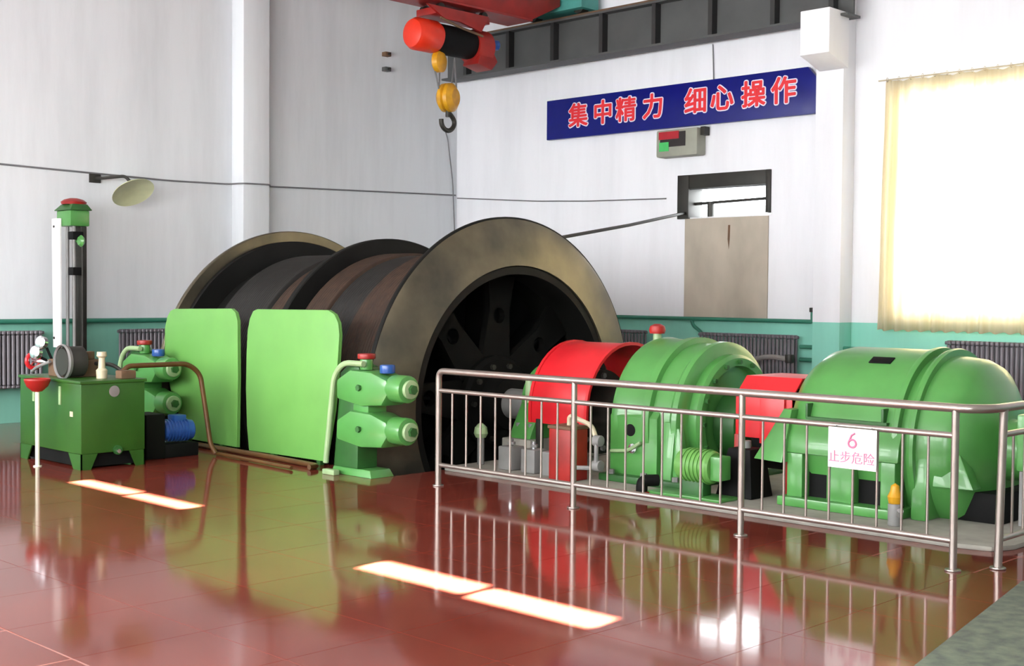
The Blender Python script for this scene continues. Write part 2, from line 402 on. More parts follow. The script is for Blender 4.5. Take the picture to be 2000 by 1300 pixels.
MB().revolve([(0, 0), (0, .2), (.04, .21), (.62, .21), (.66, .2), (.66, 0)], (CX, 12.08, HZ - .01), (0, 1, 0), 40).build('rope_drum', 'black', ho)
MB().revolve([(0, 0), (0, .23), (.05, .25), (.28, .25), (.34, .17), (.34, 0)], (CX, 12.74, HZ - .03), (0, 1, 0), 40).build('gear_housing', 'red_crane', ho)
MB().revolve([(0, 0), (0, .075), (.1, .07), (.12, .04), (.12, 0)], (CX + .12, 13.07, HZ + .02), (.5, 1, 0), 24).build('end_cap', 'blue_motor', ho)
MB().prism([(12.72, 4.98), (13.0, 4.92), (13.12, 5.05), (13.05, 5.16), (12.78, 5.16)], 'x', CX - .12, CX + .2).build('limit_switch_box', 'red_crane', ho, bevel=.015)
MB().box((CX - .2, 11.9, 5.56), (CX + .2, 12.95, 5.66)).build('trolley_frame', 'red_crane', ho, bevel=.012)
MB().prism([(11.72, 5.66), (12.05, 5.50), (12.35, 5.50), (12.75, 5.42), (12.9, 5.66)], 'x', CX + .2, CX + .24).build('side_plate', 'red_crane', ho, bevel=.006)
for y in (12.02, 12.85):
    for sx in (-1, 1): MB().cyl((CX + sx * .13, y, 5.665), (CX + sx * .2, y, 5.665), .06, 20).build('trolley_wheel', 'dark', ho)
MB().tube(fillet([(CX + .25, 11.95, 5.5), (CX + .26, 12.3, 5.42), (CX + .26, 12.75, 5.36)], .1), .018, 8).build('power_cable', 'rust', ho)
hb = thing('hook_block', (CX, 12.3, 4.1), 'yellow pulley block with a dark steel hook hanging from the hoist', 'hook')
MB().revolve([(-.07, 0), (-.07, .1), (-.04, .15), (.04, .15), (.07, .1), (.07, 0)], (CX + .02, 12.14, 4.95), (1, .35, 0), 28).build('upper_sheave', 'yellow', hb)
MB().revolve([(-.13, 0), (-.13, .12), (-.07, .2), (-.02, .205), (0, .175), (.02, .205), (.07, .2), (.13, .12), (.13, 0)], (CX, 12.33, 4.47), (1, .35, 0), 32).build('lower_sheave', 'yellow', hb)
for dx, y0, y1, z0, z1 in ((0, 12.02, 12.17, 5.04, 4.52), (.03, 12.42, 12.47, 5.04, 4.52), (-.05, 12.22, 12.2, 5.04, 4.56), (-.06, 12.5, 12.44, 5.04, 4.56)):
    MB().cyl((CX + dx, y0, z0), (CX + dx, y1, z1), .011, 8).build('wire_rope', 'wire', hb)
MB().cyl((CX, 12.33, 4.3), (CX, 12.33, 4.2), .035, 16).build('shank', 'dark', hb)
hk = [(0, .16), (.0, .12), (.06, .08), (.12, .02), (.13, -.05), (.08, -.12), (.0, -.15), (-.08, -.12), (-.125, -.06), (-.13, .01)]
hm = MB(); hp = fillet([(CX - .02 * u, 12.33 + u, 4.15 + v) for u, v in hk], .05, 3)
hm.tube(hp, .034, 10)
hm.build('hook', 'dark', hb)

# ------------------------------------------------------------------ hoist drum
DY, DZ = 9.69, .55
XF, XRr, XM = -9.5, -13.42, -11.5
dr = thing('hoist_drum', (-11.45, DY, -1.4), 'huge black hoist drum with two worn steel brake discs', 'drum')
def annulus(xa, xb, ri, ro): return MB().lathe([(xa, ri), (xa, ro - .012), (xa + .012, ro), (xb - .012, ro), (xb, ro - .012), (xb, ri)], DY, DZ, 128, closed=True)
MB().lathe([(XF + .12, 1.46), (XF + .09, 1.60), (XF + .02, 1.90), (XF - .01, 1.955), (XF - .06, 1.955), (XF - .06, 1.46)], DY, DZ, 128, closed=True).build('brake_disc', 'disc', dr)
annulus(XF - .06, XF - .01, 1.955, 1.975).build('disc_edge', 'drum', dr)
annulus(XRr - .03, XRr + .03, 1.46, 1.93).build('brake_disc', 'disc', dr)
annulus(XF - .14, XF - .07, 1.40, 1.90).build('disc_backing_ring', 'drum', dr)
annulus(XF - .34, XF + .10, 1.37, 1.46).build('inner_rim', 'drum', dr)
annulus(XM - .045, XM + .045, 1.3, 1.79).build('middle_flange', 'drum', dr)
annulus(XRr + .03, XRr + .10, 1.3, 1.80).build('end_flange', 'drum', dr)
def winding(x0, x1, r, pitch, name, m):
    n = int(round((x1 - x0) / pitch)); p = (x1 - x0) / n; prof = []
    for i in range(n):
        for k in range(4): prof.append((x0 + p * (i + k / 4), r + .016 * math.sin(PI * k / 4)))
    prof.append((x1, r))
    return MB().lathe([(x0, r - .15)] + prof + [(x1, r - .15)], DY, DZ, 112).build(name, m, dr, smooth=60)
def shell(x0, x1, r): return MB().lathe([(x0, r - .05), (x0, r), (x1, r), (x1, r - .05)], DY, DZ, 112, closed=True).build('drum_shell', 'drum', dr)
shell(XRr + .1, XM - .045, 1.52); shell(XM + .045, XF - .15, 1.52)
winding(-13.0, -12.15, 1.60, .042, 'rope_winding', 'rope_grey')
winding(-12.13, -11.78, 1.56, .042, 'rope_winding', 'rope_brown')
winding(-11.42, -11.05, 1.60, .042, 'rope_winding', 'rope_brown')
winding(-11.03, -10.50, 1.57, .042, 'rope_winding', 'rope_grey')
winding(-10.48, -9.85, 1.62, .042, 'rope_winding', 'rope_brown')
for X0 in (-10.35, -12.9): MB().lathe([(X0, .3), (X0, 1.46), (X0 + .05, 1.46), (X0 + .05, .3)], DY, DZ, 64, closed=True).build('inner_web', 'black', dr)  # black backing, the shade of the drum hollow put into its colour
for k in range(8):
    a = math.radians(130 - 45 * k); ca, sa = math.cos(a), math.sin(a)
    def W(u, v, x): return (x, DY + u * ca - v * sa, DZ + u * sa + v * ca)
    q = MB(); ol = [(.45, -.21), (1.0, -.15), (1.37, -.2), (1.37, .2), (1.0, .15), (.45, .21)]; hole = arc((.93, 0), .085, PI, -PI, 12, lambda a_, b_: (a_, b_))[:-1]
    # plate with a round hole: two halves, upper and lower
    up = [(.45, 0), (.45, .21), (1.0, .15), (1.37, .2), (1.37, 0)] + [(.93 + .085 * math.cos(t), .085 * math.sin(t)) for t in [PI * i / 8 for i in range(9)]]
    lo = [(u, -v) for u, v in up]
    for half in (up, lo):
        n = len(half); vs = [W(u, v, -9.86) for u, v in half] + [W(u, v, -9.78) for u, v in half]
        q.add(vs, [tuple(range(n)), tuple(range(n, 2 * n))[::-1]] + [(i, n + i, n + (i + 1) % n, (i + 1) % n) for i in range(n)])
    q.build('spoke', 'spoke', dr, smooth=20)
    q = MB(); n = 4; qd = [(.45, -.015), (1.36, -.015), (1.36, .015), (.45, .015)]
    vs = [W(u, v, -10.30) for u, v in qd] + [W(u, v, -9.86) for u, v in qd]
    q.add(vs, [(0, 1, 2, 3), (7, 6, 5, 4)] + [(i, 4 + i, 4 + (i + 1) % 4, (i + 1) % 4) for i in range(4)])
    q.build('spoke_rib', 'black', dr)
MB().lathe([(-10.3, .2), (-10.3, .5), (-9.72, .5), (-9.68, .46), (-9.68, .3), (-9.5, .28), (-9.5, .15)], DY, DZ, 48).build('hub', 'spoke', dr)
for k in range(10):
    a = 2 * PI * k / 10; c = (-9.68, DY + .4 * math.cos(a), DZ + .4 * math.sin(a)); MB().cyl(c, (-9.64, c[1], c[2]), .03, 6).build('hub_bolt', 'dark', dr)
MB().cyl((-13.7, DY, DZ), (-8.70, DY, DZ), .16, 32).build('shaft', 'grey', dr)

# hoisting rope running from the drum to the rope opening
rp = MB().tube([(-10.2, DY - .21, DZ + 1.64), (-10.35, 11.34, 2.385), (-10.8, 13.2, 2.63), (-11.22, 15.0, 2.90)], .022, 10).build('hoisting_rope', 'dark', origin=(-10.7, 12, 2.5))
tag(rp, 'taut dark hoisting rope running from the drum to the wall opening', 'rope')

# ------------------------------------------------------------------ green covers in front of the drum
def cover(name, pts, label):
    x0 = sum(p[0] for p in pts) / len(pts)
    t = thing(name, (x0, 7.7, 0.0), label, 'cover', 'green covers in front of the drum')
    pb = MB().prism(pts, 'y', 7.672, 7.69).build('front_panel', 'green_panel', t, bevel=.006)
    # folded return along the outline
    n = len(pts); cx = sum(p[0] for p in pts) / n; cz = sum(p[1] for p in pts) / n
    inn = [(cx + (p[0] - cx) * .965, cz + (p[1] - cz) * .975) for p in pts]
    q = MB(); vs = [(a, 7.69, b) for a, b in pts] + [(a, 7.69, b) for a, b in inn] + [(a, 7.712, b) for a, b in pts] + [(a, 7.712, b) for a, b in inn]
    fs = []
    for i in range(n):
        j = (i + 1) % n
        fs += [(i, j, 2 * n + j, 2 * n + i), (n + j, n + i, 3 * n + i, 3 * n + j), (2 * n + i, 2 * n + j, 3 * n + j, 3 * n + i), (i, n + i, n + j, j)]
    q.add(vs, fs).build('rolled_edge', 'green_panel', t)
    zb = min(p[1] for p in pts)
    xs_ = sorted(p[0] for p in pts)
    for x in (xs_[0] + .45, xs_[-1] - .35): MB().box((x - .03, 7.692, 0), (x + .03, 7.74, zb + .12)).build('foot', 'green_shaded', t)
    return t
cover('brake_cover', [(-11.26, 1.53), (-10.05, 1.54), (-9.95, 1.50), (-9.89, 1.42), (-9.87, 1.30), (-9.90, .97), (-9.96, .56), (-10.09, .05), (-11.40, .04), (-11.44, .3), (-11.46, .68), (-11.45, 1.05), (-11.43, 1.30), (-11.39, 1.43), (-11.33, 1.51)],
      'wide light green sheet metal cover right of the dark gap, before the drum')
cover('brake_cover', [(-12.88, 1.51), (-11.74, 1.53), (-11.66, 1.49), (-11.62, 1.40), (-11.61, .8), (-11.63, .05), (-12.56, .06), (-12.78, .3), (-12.94, .53), (-13.06, .8), (-13.10, 1.05), (-13.09, 1.30), (-13.04, 1.42), (-12.97, 1.49)],
      'light green sheet metal cover left of the dark gap, behind the brown pipe')

# ------------------------------------------------------------------ disc brake calipers
def caliper():
    t = thing('disc_brake', (-9.6, 7.6, 0), 'green disc brake stand with two round cylinders clasping the near brake disc', 'brake', 'disc brakes on the drum')
    MB().hexa([(-9.98, 7.42, 0), (-9.38, 7.42, 0), (-9.38, 7.70, 0), (-9.98, 7.70, 0)], [(-9.96, 7.44, .07), (-9.42, 7.44, .07), (-9.42, 7.68, .07), (-9.96, 7.68, .07)]).build('base_plate', 'green', t, bevel=.008)
    MB().prism([(-9.94, .07), (-9.58, .07), (-9.56, 1.02), (-9.70, 1.06), (-9.84, .96)], 'y', 7.42, 7.66).build('stand_plate', 'green_shaded', t, bevel=.015)
    for zc in (.84, .46):
        b = MB().prism([(-9.80, zc - .12), (-9.45, zc - .17), (-9.15, zc - .15), (-9.05, zc - .03), (-9.08, zc + .09), (-9.30, zc + .15), (-9.60, zc + .16), (-9.80, zc + .06)], 'y', 7.34, 7.62).build('caliper_body', 'green', t, bevel=.03)
        MB().cyl((-9.10, 7.46, zc + .01), (-8.90, 7.46, zc + .01), .125, 28).build('brake_cylinder', 'green', b, bevel=.02)
        MB().cyl((-8.90, 7.46, zc + .01), (-8.86, 7.46, zc + .01), .085, 28).build('cylinder_end', 'green_pale', b, bevel=.01)
        MB().cyl((-8.86, 7.46, zc + .01), (-8.83, 7.46, zc + .01), .045, 6).build('end_bolt', 'green_shaded', b)
        MB().box((-9.70, 7.62, zc - .08), (-9.56, 7.88, zc + .08)).build('brake_shoe', 'green_shaded', b, bevel=.01)
        MB().cyl((-9.45, 7.335, zc), (-9.45, 7.31, zc), .03, 6).build('body_bolt', 'green_shaded', b)
    MB().box((-9.62, 7.40, .60), (-9.40, 7.62, .68)).build('spacer', 'green', t, bevel=.01)
    MB().tube(fillet([(-9.42, 7.36, 1.06), (-9.72, 7.36, 1.06), (-9.86, 7.36, .93), (-9.98, 7.36, .10)], .1), .027, 10).build('oil_pipe', 'green_pale', t)
    MB().cyl((-9.50, 7.46, 1.00), (-9.50, 7.46, 1.10), .06, 16).build('filler_neck', 'green', t, bevel=.01)
    MB().cyl((-9.50, 7.46, 1.10), (-9.50, 7.46, 1.15), .085, 20).build('red_cap', 'red_crane', t, bevel=.012)
    MB().cyl((-9.20, 7.46, .98), (-9.20, 7.46, 1.06), .07, 16).build('blue_cap', 'blue_motor', t, bevel=.015)
    MB().box((-9.96, 7.30, .0), (-9.78, 7.37, .05)).build('pipe_shoe', 'green_pale', t, bevel=.01)
    return t
cal = caliper(); cal.location = (-9.35, 7.65, 0)
c2 = copy_tree(cal); c2.location = (-9.35 - 3.92, 7.6, 0); c2['label'] = 'green disc brake stand half hidden behind the green oil tank'
c2['_o'] = tuple(c2.location)

# ------------------------------------------------------------------ concrete plinth under the drive
cpts = [(-9.14, 8.42), (-9.10, 8.36), (-3.95, 8.36), (-3.7, 8.42), (-3.62, 8.6), (-3.62, 11.2), (-9.14, 11.2)]
pl = MB().prism(cpts, 'z', -.003, .035).build('plinth', 'concrete', origin=(-6.4, 9.6, 0), bevel=.015)
tag(pl, 'low grey concrete plinth under the gearbox and motor', 'plinth')
PZ = .036

# bearing pedestal beside the drum
be = thing('bearing_pedestal', (-8.85, DY, PZ), 'green bearing pedestal between the drum and the big red guard', 'bearing')
MB().box((-9.06, 9.10, PZ), (-8.66, 10.28, .27)).build('footing', 'concrete', be, bevel=.015)
MB().prism([(9.14, .27), (10.24, .27), (10.20, .36), (10.06, .62), (9.32, .62), (9.18, .36)], 'x', -9.0, -8.71).build('housing', 'green', be, bevel=.02)
MB().lathe([(-9.0, .17), (-9.0, .37), (-8.98, .385), (-8.73, .385), (-8.71, .37), (-8.71, .17)], DY, .62, 40, 0, PI).build('bearing_cap', 'green', be)
for y in (9.22, 10.16):
    for x in (-8.94, -8.77): MB().cyl((x, y, .33), (x, y, .42), .03, 6).build('anchor_bolt', 'grey', be)
MB().cyl((-8.86, 9.30, .62), (-8.86, 9.30, .9), .05, 16).build('grease_cup', 'green_pale', be, bevel=.01)
fx = thing('floor_valve', (-9.0, 8.75, PZ), 'small pale green valve standing behind the left end of the railing', 'valve')
MB().cyl((-9.0, 8.75, PZ), (-9.0, 8.75, .30), .035, 14).build('stem_pipe', 'grey', fx)
MB().revolve([(0, 0), (0, .05), (.04, .07), (.10, .06), (.14, .02), (.14, 0)], (-9.0, 8.75, .30), (0, 0, 1), 18).build('valve_body', 'green_pale', fx)

# grey anchor blocks beside the coupling
for i, (x, y) in enumerate(((-8.55, 8.72), (-8.25, 8.72), (-7.98, 8.72))):
    t = thing('anchor_block', (x, y, PZ), ['grey anchor block on the plinth nearest the drum', 'middle of three grey anchor blocks below the big red guard', 'grey anchor block on the plinth nearest the red guard leg'][i], 'anchor block', 'anchor blocks below the red guard')
    MB().box((x - .09, y - .09, PZ), (x + .09, y + .09, .26)).build('block', 'grey', t, bevel=.015)
    MB().cyl((x, y, .26), (x, y, .33), .022, 8).build('bolt', 'chrome', t)
    MB().cyl((x, y, .275), (x, y, .30), .04, 6).build('nut', 'grey', t)

# ------------------------------------------------------------------ red coupling guards
g1 = thing('coupling_guard', (-8.25, DY, PZ), 'large rounded red coupling guard between the drum and the gearbox', 'guard', 'red coupling guards')
def arch(r, z0, zc, n=20): return [(DY - r, z0)] + [(DY - r * math.cos(PI * i / n), zc + r * math.sin(PI * i / n)) for i in range(n + 1)] + [(DY + r, z0)]
def archshell(x0, x1, r, z0, zc, th=.012):
    o = arch(r, z0, zc); i_ = arch(r - th, z0, zc)[::-1]
    return MB().prism(o + i_, 'x', x0, x1)
archshell(-8.62, -7.88, .64, .46, .60).build('shroud', 'red', g1, bevel=.003, smooth=40)
for x in (-8.62, -7.90): archshell(x - .012, x + .022, .655, .46, .60, .03).build('edge_band', 'red', g1, smooth=40)
for x in (-8.50, -8.02):
    for s in (-1, 1): MB().box((x - .035, DY + s * .63 - .02, PZ), (x + .035, DY + s * .63 + .02, .50)).build('leg', 'dark', g1, bevel=.005)
cp = thing('shaft_coupling', (-8.3, DY, .2), 'dark steel shaft coupling under the large red guard', 'coupling')
MB().lathe([(-8.69, .0), (-8.69, .3), (-8.36, .3), (-8.36, .42), (-8.24, .42), (-8.24, .3), (-7.92, .3), (-7.92, 0)], DY, DZ, 40).build('coupling_hub', 'dark', cp)
for k in range(8): a = 2 * PI * k / 8; MB().cyl((-8.39, DY + .36 * math.cos(a), DZ + .36 * math.sin(a)), (-8.21, DY + .36 * math.cos(a), DZ + .36 * math.sin(a)), .03, 6).build('coupling_bolt', 'grey', cp)
rb = thing('red_pump_box', (-7.72, 8.62, PZ), 'dark red box with small pipes at the foot of the gearbox', 'pump box')
MB().box((-7.86, 8.50, PZ), (-7.60, 8.74, .50)).build('box_body', 'red_crane', rb, bevel=.012)
MB().box((-7.87, 8.49, .50), (-7.59, 8.75, .53)).build('lid', 'rust', rb, bevel=.006)
MB().tube(fillet([(-7.72, 8.62, .53), (-7.72, 8.62, .62), (-7.45, 8.62, .55), (-7.40, 8.62, .44)], .08), .022, 8).build('outlet_pipe', 'beige', rb)
MB().tube(fillet([(-7.59, 8.58, .16), (-7.36, 8.58, .18), (-7.36, 8.58, .44)], .06), .02, 8).build('return_pipe', 'grey', rb)
for z in (.20, .42): MB().cyl((-7.40, 8.60, z), (-7.32, 8.60, z), .05, 14).build('valve_cap', 'grey', rb, bevel=.01)

g2 = thing('coupling_guard', (-6.05, DY, PZ), 'small boxy red coupling guard between the gearbox and the motor', 'guard', 'red coupling guards')
o2 = [(9.26, .50), (9.26, .86), (9.42, 1.02), (9.96, 1.02), (10.12, .86), (10.12, .50)]
i2 = [(y + (.014 if y < DY else -.014), z - (.014 if z > .9 else 0)) for y, z in o2][::-1]
MB().prism(o2 + i2, 'x', -6.36, -5.80).build('shroud', 'red', g2, bevel=.003)
MB().box((-6.10, 9.235, .46), (-5.86, 9.26, .86)).build('front_flap', 'red', g2, bevel=.006)
MB().box((-5.86, 9.24, PZ), (-5.80, 9.30, .52)).build('leg', 'red_crane', g2, bevel=.006)
MB().box((-6.36, 9.24, PZ), (-6.31, 9.30, .52)).build('leg', 'red_crane', g2, bevel=.006)
MB().box((-5.86, 10.08, PZ), (-5.80, 10.14, .52)).build('leg', 'red_crane', g2, bevel=.006)
MB().box((-6.36, 10.08, PZ), (-6.31, 10.14, .52)).build('leg', 'red_crane', g2, bevel=.006)
c3 = thing('motor_coupling', (-6.1, DY, .3), 'dark drum coupling and shaft under the small red guard', 'coupling')
MB().lathe([(-6.44, 0), (-6.44, .13), (-6.25, .13), (-6.25, .36), (-5.95, .36), (-5.95, 0)], DY, DZ, 36).build('coupling_drum', 'black', c3)
sb = thing('brake_stand', (-6.05, 9.0, PZ), 'black pedestal below the small red guard', 'pedestal')
MB().hexa([(-6.28, 8.86, PZ), (-5.92, 8.86, PZ), (-5.92, 9.18, PZ), (-6.28, 9.18, PZ)], [(-6.20, 8.92, .44), (-5.98, 8.92, .44), (-5.98, 9.14, .44), (-6.20, 9.14, .44)]).build('pedestal_body', 'black', sb, bevel=.012)
MB().cyl((-6.09, 9.03, .44), (-6.09, 9.03, .50), .04, 12).build('push_rod', 'grey', sb)

# ------------------------------------------------------------------ gearbox
gb = thing('gearbox', (-7.0, DY, PZ), 'green round-bodied gearbox between the two red guards', 'gearbox')
GR = .755
MB().lathe([(-7.52, 0), (-7.52, GR - .05), (-7.49, GR), (-7.44, GR + .012), (-7.38, GR), (-7.14, GR - .012), (-7.13, GR + .02), (-7.05, GR + .02), (-7.04, GR - .03), (-6.86, GR - .04), (-6.82, GR - .01), (-6.77, GR - .015), (-6.74, GR - .07), (-6.74, 0)], DY, DZ, 96).build('round_casing', 'green', gb)
MB().lathe([(-6.74, .60), (-6.66, .60), (-6.63, .57), (-6.63, .50), (-6.70, .49), (-6.70, 0)], DY, DZ + .03, 72).build('end_cover', 'green', gb)
MB().lathe([(-6.70, .0), (-6.69, .30), (-6.50, .26), (-6.46, .2), (-6.46, 0)], DY, DZ, 48).build('input_boss', 'green_shaded', gb)
for k in range(16):
    a = 2 * PI * k / 16; MB().cyl((-6.63, DY + .535 * math.cos(a), DZ + .03 + .535 * math.sin(a)), (-6.60, DY + .535 * math.cos(a), DZ + .03 + .535 * math.sin(a)), .022, 6).build('cover_bolt', 'green_shaded', gb)
MB().prism([(8.93, PZ), (10.45, PZ), (10.45, .62), (10.40, .68), (8.98, .68), (8.93, .62)], 'x', -7.50, -6.96).build('lower_casing', 'green', gb, bevel=.018)
MB().prism([(8.90, PZ), (10.48, PZ), (10.48, .14), (10.42, .60), (8.96, .60), (8.90, .14)], 'x', -6.90, -6.78).build('foot_web', 'green', gb, bevel=.012)
MB().box((-7.54, 8.82, PZ), (-6.62, 10.56, .10)).build('mounting_flange', 'green_shaded', gb, bevel=.012)
MB().box((-6.96, 9.02, .10), (-6.90, 10.36, .60)).build('casing_joint', 'green_shaded', gb)
MB().hexa([(-6.78, 8.92, .1), (-6.62, 8.92, .1), (-6.62, 8.98, .1), (-6.78, 8.98, .1)], [(-6.78, 8.96, .55), (-6.74, 8.96, .55), (-6.74, 9.02, .55), (-6.78, 9.02, .55)]).build('gusset', 'green', gb, bevel=.005)
MB().cyl((-7.26, 8.925, .50), (-7.26, 8.94, .50), .055, 20).build('inspection_hole', 'black', gb)
MB().cyl((-7.22, 8.90, .34), (-7.22, 8.93, .34), .045, 20).build('oil_gauge', 'chrome', gb, bevel=.006)
MB().tube(fillet([(-7.46, 8.90, .30), (-7.25, 8.88, .32), (-7.12, 8.90, .40)], .05), .016, 8).build('oil_pipe', 'green_pale', gb)
for x in (-7.42, -7.05, -6.70):
    MB().cyl((x, 8.86, .1), (x, 8.86, .14), .03, 6).build('foot_bolt', 'grey', gb)
MB().cyl((-7.50, DY - .08, 1.27), (-7.50, DY - .08, 1.35), .04, 14).build('breather', 'green_pale', gb)
MB().revolve([(0, 0), (0, .07), (.03, .08), (.07, .07), (.09, .03), (.09, 0)], (-7.50, DY - .08, 1.35), (0, 0, 1), 20).build('breather_cap', 'red_crane', gb)
lp = thing('lubrication_pump', (-6.3, 8.7, PZ), 'small bright green pump motor on the plinth before the gearbox', 'pump')
MB().revolve([(0, 0), (0, .06), (.05, .125), (.10, .135), (.36, .135), (.38, .12), (.38, 0)], (-6.52, 8.66, .30), (1, 0, 0), 32).build('pump_motor', 'green_panel', lp)
for i in range(6): MB().lathe([(-6.40 + i * .04, .13), (-6.40 + i * .04, .145), (-6.388 + i * .04, .145), (-6.388 + i * .04, .13)], 8.66, .30, 28, closed=True).build('cooling_fin', 'green_panel', lp)
MB().box((-6.46, 8.60, PZ), (-6.22, 8.72, .18)).build('pump_foot', 'green_shaded', lp, bevel=.01)
MB().box((-6.14, 8.58, .2), (-6.04, 8.74, .40)).build('pump_head', 'green', lp, bevel=.015)
MB().box((-6.75, 8.52, PZ), (-6.0, 8.80, .06)).build('base_plate', 'green', lp, bevel=.006)
hs = thing('floor_drain_pipe', (-6.72, 8.55, PZ), 'black elbow pipe lying beside the gearbox foot', 'pipe')
MB().tube(fillet([(-6.78, 8.50, .04), (-6.78, 8.50, .14), (-6.70, 8.62, .14)], .05), .05, 12).build('elbow', 'black', hs)
MB().cyl((-6.78, 8.50, PZ), (-6.78, 8.50, .05), .07, 16).build('elbow_flange', 'red_crane', hs)

# ------------------------------------------------------------------ main motor
mo = thing('drive_motor', (-5.0, DY, PZ), 'large green drive motor with dark slot on top, right end of the drive', 'motor')
R1 = .745
MB().lathe([(-5.76, 0), (-5.76, .34), (-5.745, .50), (-5.69, .63), (-5.58, .71), (-5.44, R1), (-4.74, R1), (-4.73, R1 - .03)], DY, DZ, 96).build('stator_casing', 'green', mo)
MB().lathe([(-4.73, .3), (-4.73, R1 + .018), (-4.705, R1 + .025), (-4.68, R1 + .018), (-4.68, R1 - .04), (-4.60, R1 - .04), (-4.60, R1 + .01), (-4.575, R1 + .018), (-4.55, R1 + .01), (-4.55, .3)], DY, DZ, 96).build('casing_ring', 'green', mo)
MB().lathe([(-4.55, R1 - .04), (-4.36, R1 - .06), (-4.28, R1 - .10), (-4.20, .52), (-4.14, .36), (-4.11, .2), (-4.11, 0)], DY, DZ, 96).build('end_bell', 'green', mo)
MB().lathe([(-4.14, .0), (-4.13, .24), (-3.98, .22), (-3.96, .0)], DY, DZ, 40).build('slip_ring_housing', 'green', mo)
MB().lathe([(-5.92, 0), (-5.92, .12), (-5.76, .12)], DY, DZ, 24).build('motor_shaft', 'grey', mo)
# black slot lying on the curved crown
al = math.radians(118); cy, cz = DY + (R1 + .002) * math.cos(al), DZ + (R1 + .002) * math.sin(al)
pv = MB(); tv = Vector((0, -math.sin(al), math.cos(al))); nv = Vector((0, math.cos(al), math.sin(al)))
cs = Vector((-5.03, cy, cz)); ex = Vector((.095, 0, 0))
b4 = [cs + ex * sx + tv * (.045 * sy) - nv * .01 for sx, sy in ((-1, -1), (1, -1), (1, 1), (-1, 1))]
pv.hexa(b4, [p + nv * .016 for p in b4]).build('nameplate_slot', 'black', mo, bevel=.004)
# side skirt joint and lugs
MB().box((-5.46, 8.925, .735), (-4.76, 8.99, .755)).build('frame_joint', 'green_shaded', mo)
for x in (-5.46, -4.80): MB().box((x - .012, 8.93, .74), (x + .012, 9.05, .86)).build('lifting_lug', 'green_shaded', mo, bevel=.01)
# base frame with dark openings between green feet
for f_, g_ in ((8.83, 1), (10.55, -1)):
    MB().box((-5.66, f_, PZ), (-4.62, f_ + g_ * .34, .11)).build('base_rail', 'green', mo, bevel=.012)
    MB().box((-5.60, f_ + g_ * .16, .11), (-4.66, f_ + g_ * .20, .46)).build('vent_screen', 'black', mo)
    for xa, xb in ((-5.60, -5.46), (-5.24, -5.02), (-4.78, -4.66)): MB().box((xa, f_ + g_ * .05, .11), (xb, f_ + g_ * .24, .46)).build('foot_post', 'green', mo, bevel=.01)
    MB().prism([(f_ + g_ * .05, .46), (f_ + g_ * .5, .46), (f_ + g_ * .5, .76), (f_ + g_ * .12, .70), (f_ + g_ * .07, .58)], 'x', -5.62, -4.64).build('foot_skirt', 'green', mo, bevel=.015)
MB().box((-5.48, 9.05, .06), (-4.72, 10.33, .42)).build('lower_frame', 'black', mo)
MB().hexa([(-5.92, 8.88, .38), (-5.60, 8.80, .38), (-5.60, 9.10, .38), (-5.92, 9.10, .38)], [(-5.70, 8.98, .80), (-5.60, 8.94, .80), (-5.60, 9.10, .80), (-5.70, 9.10, .80)]).build('flared_bracket', 'green', mo, bevel=.01)
MB().hexa([(-4.42, 9.00, .30), (-4.12, 9.04, .30), (-4.12, 9.18, .30), (-4.42, 9.16, .30)], [(-4.42, 9.10, .72), (-4.34, 9.12, .72), (-4.34, 9.22, .72), (-4.42, 9.20, .72)]).build('flared_bracket', 'green', mo, bevel=.01)
MB().prism([(8.98, PZ), (9.22, PZ), (9.18, .5), (9.06, .62), (8.99, .5)], 'x', -4.58, -4.46).build('end_leg', 'green', mo, bevel=.012)
MB().prism([(10.16, PZ), (10.40, PZ), (10.39, .5), (10.32, .62), (10.2, .5)], 'x', -4.58, -4.46).build('end_leg', 'green', mo, bevel=.012)
MB().box((-4.5, 9.25, PZ), (-4.0, 10.15, .26)).build('bearing_footing', 'black', mo, bevel=.01)
te = thing('terminal_box', (-3.78, 9.55, PZ), 'green junction box on legs beside the right end of the motor', 'junction box')
MB().box((-3.92, 9.30, .44), (-3.64, 9.75, .86)).build('box_body', 'green', te, bevel=.02)
MB().cyl((-3.78, 9.295, .74), (-3.78, 9.27, .74), .04, 16).build('knob', 'green_shaded', te)
for x in (-3.88, -3.68):
    for y in (9.34, 9.70): MB().box((x - .02, y - .02, PZ), (x + .02, y + .02, .46)).build('leg', 'grey', te)
vy = thing('yellow_valve', (-4.54, 8.66, PZ), 'small yellow valve on a grey base below the motor', 'valve')
MB().cyl((-4.54, 8.66, PZ), (-4.54, 8.66, .20), .05, 18).build('grey_base', 'grey', vy, bevel=.01)
MB().cyl((-4.49, 8.63, .12), (-4.47, 8.61, .16), .025, 10).build('bright_fitting', 'chrome', vy)
MB().revolve([(0, 0), (0, .045), (.05, .055), (.09, .035), (.13, .03), (.15, 0)], (-4.54, 8.66, .20), (0, 0, 1), 18).build('valve_body', 'yellow', vy)

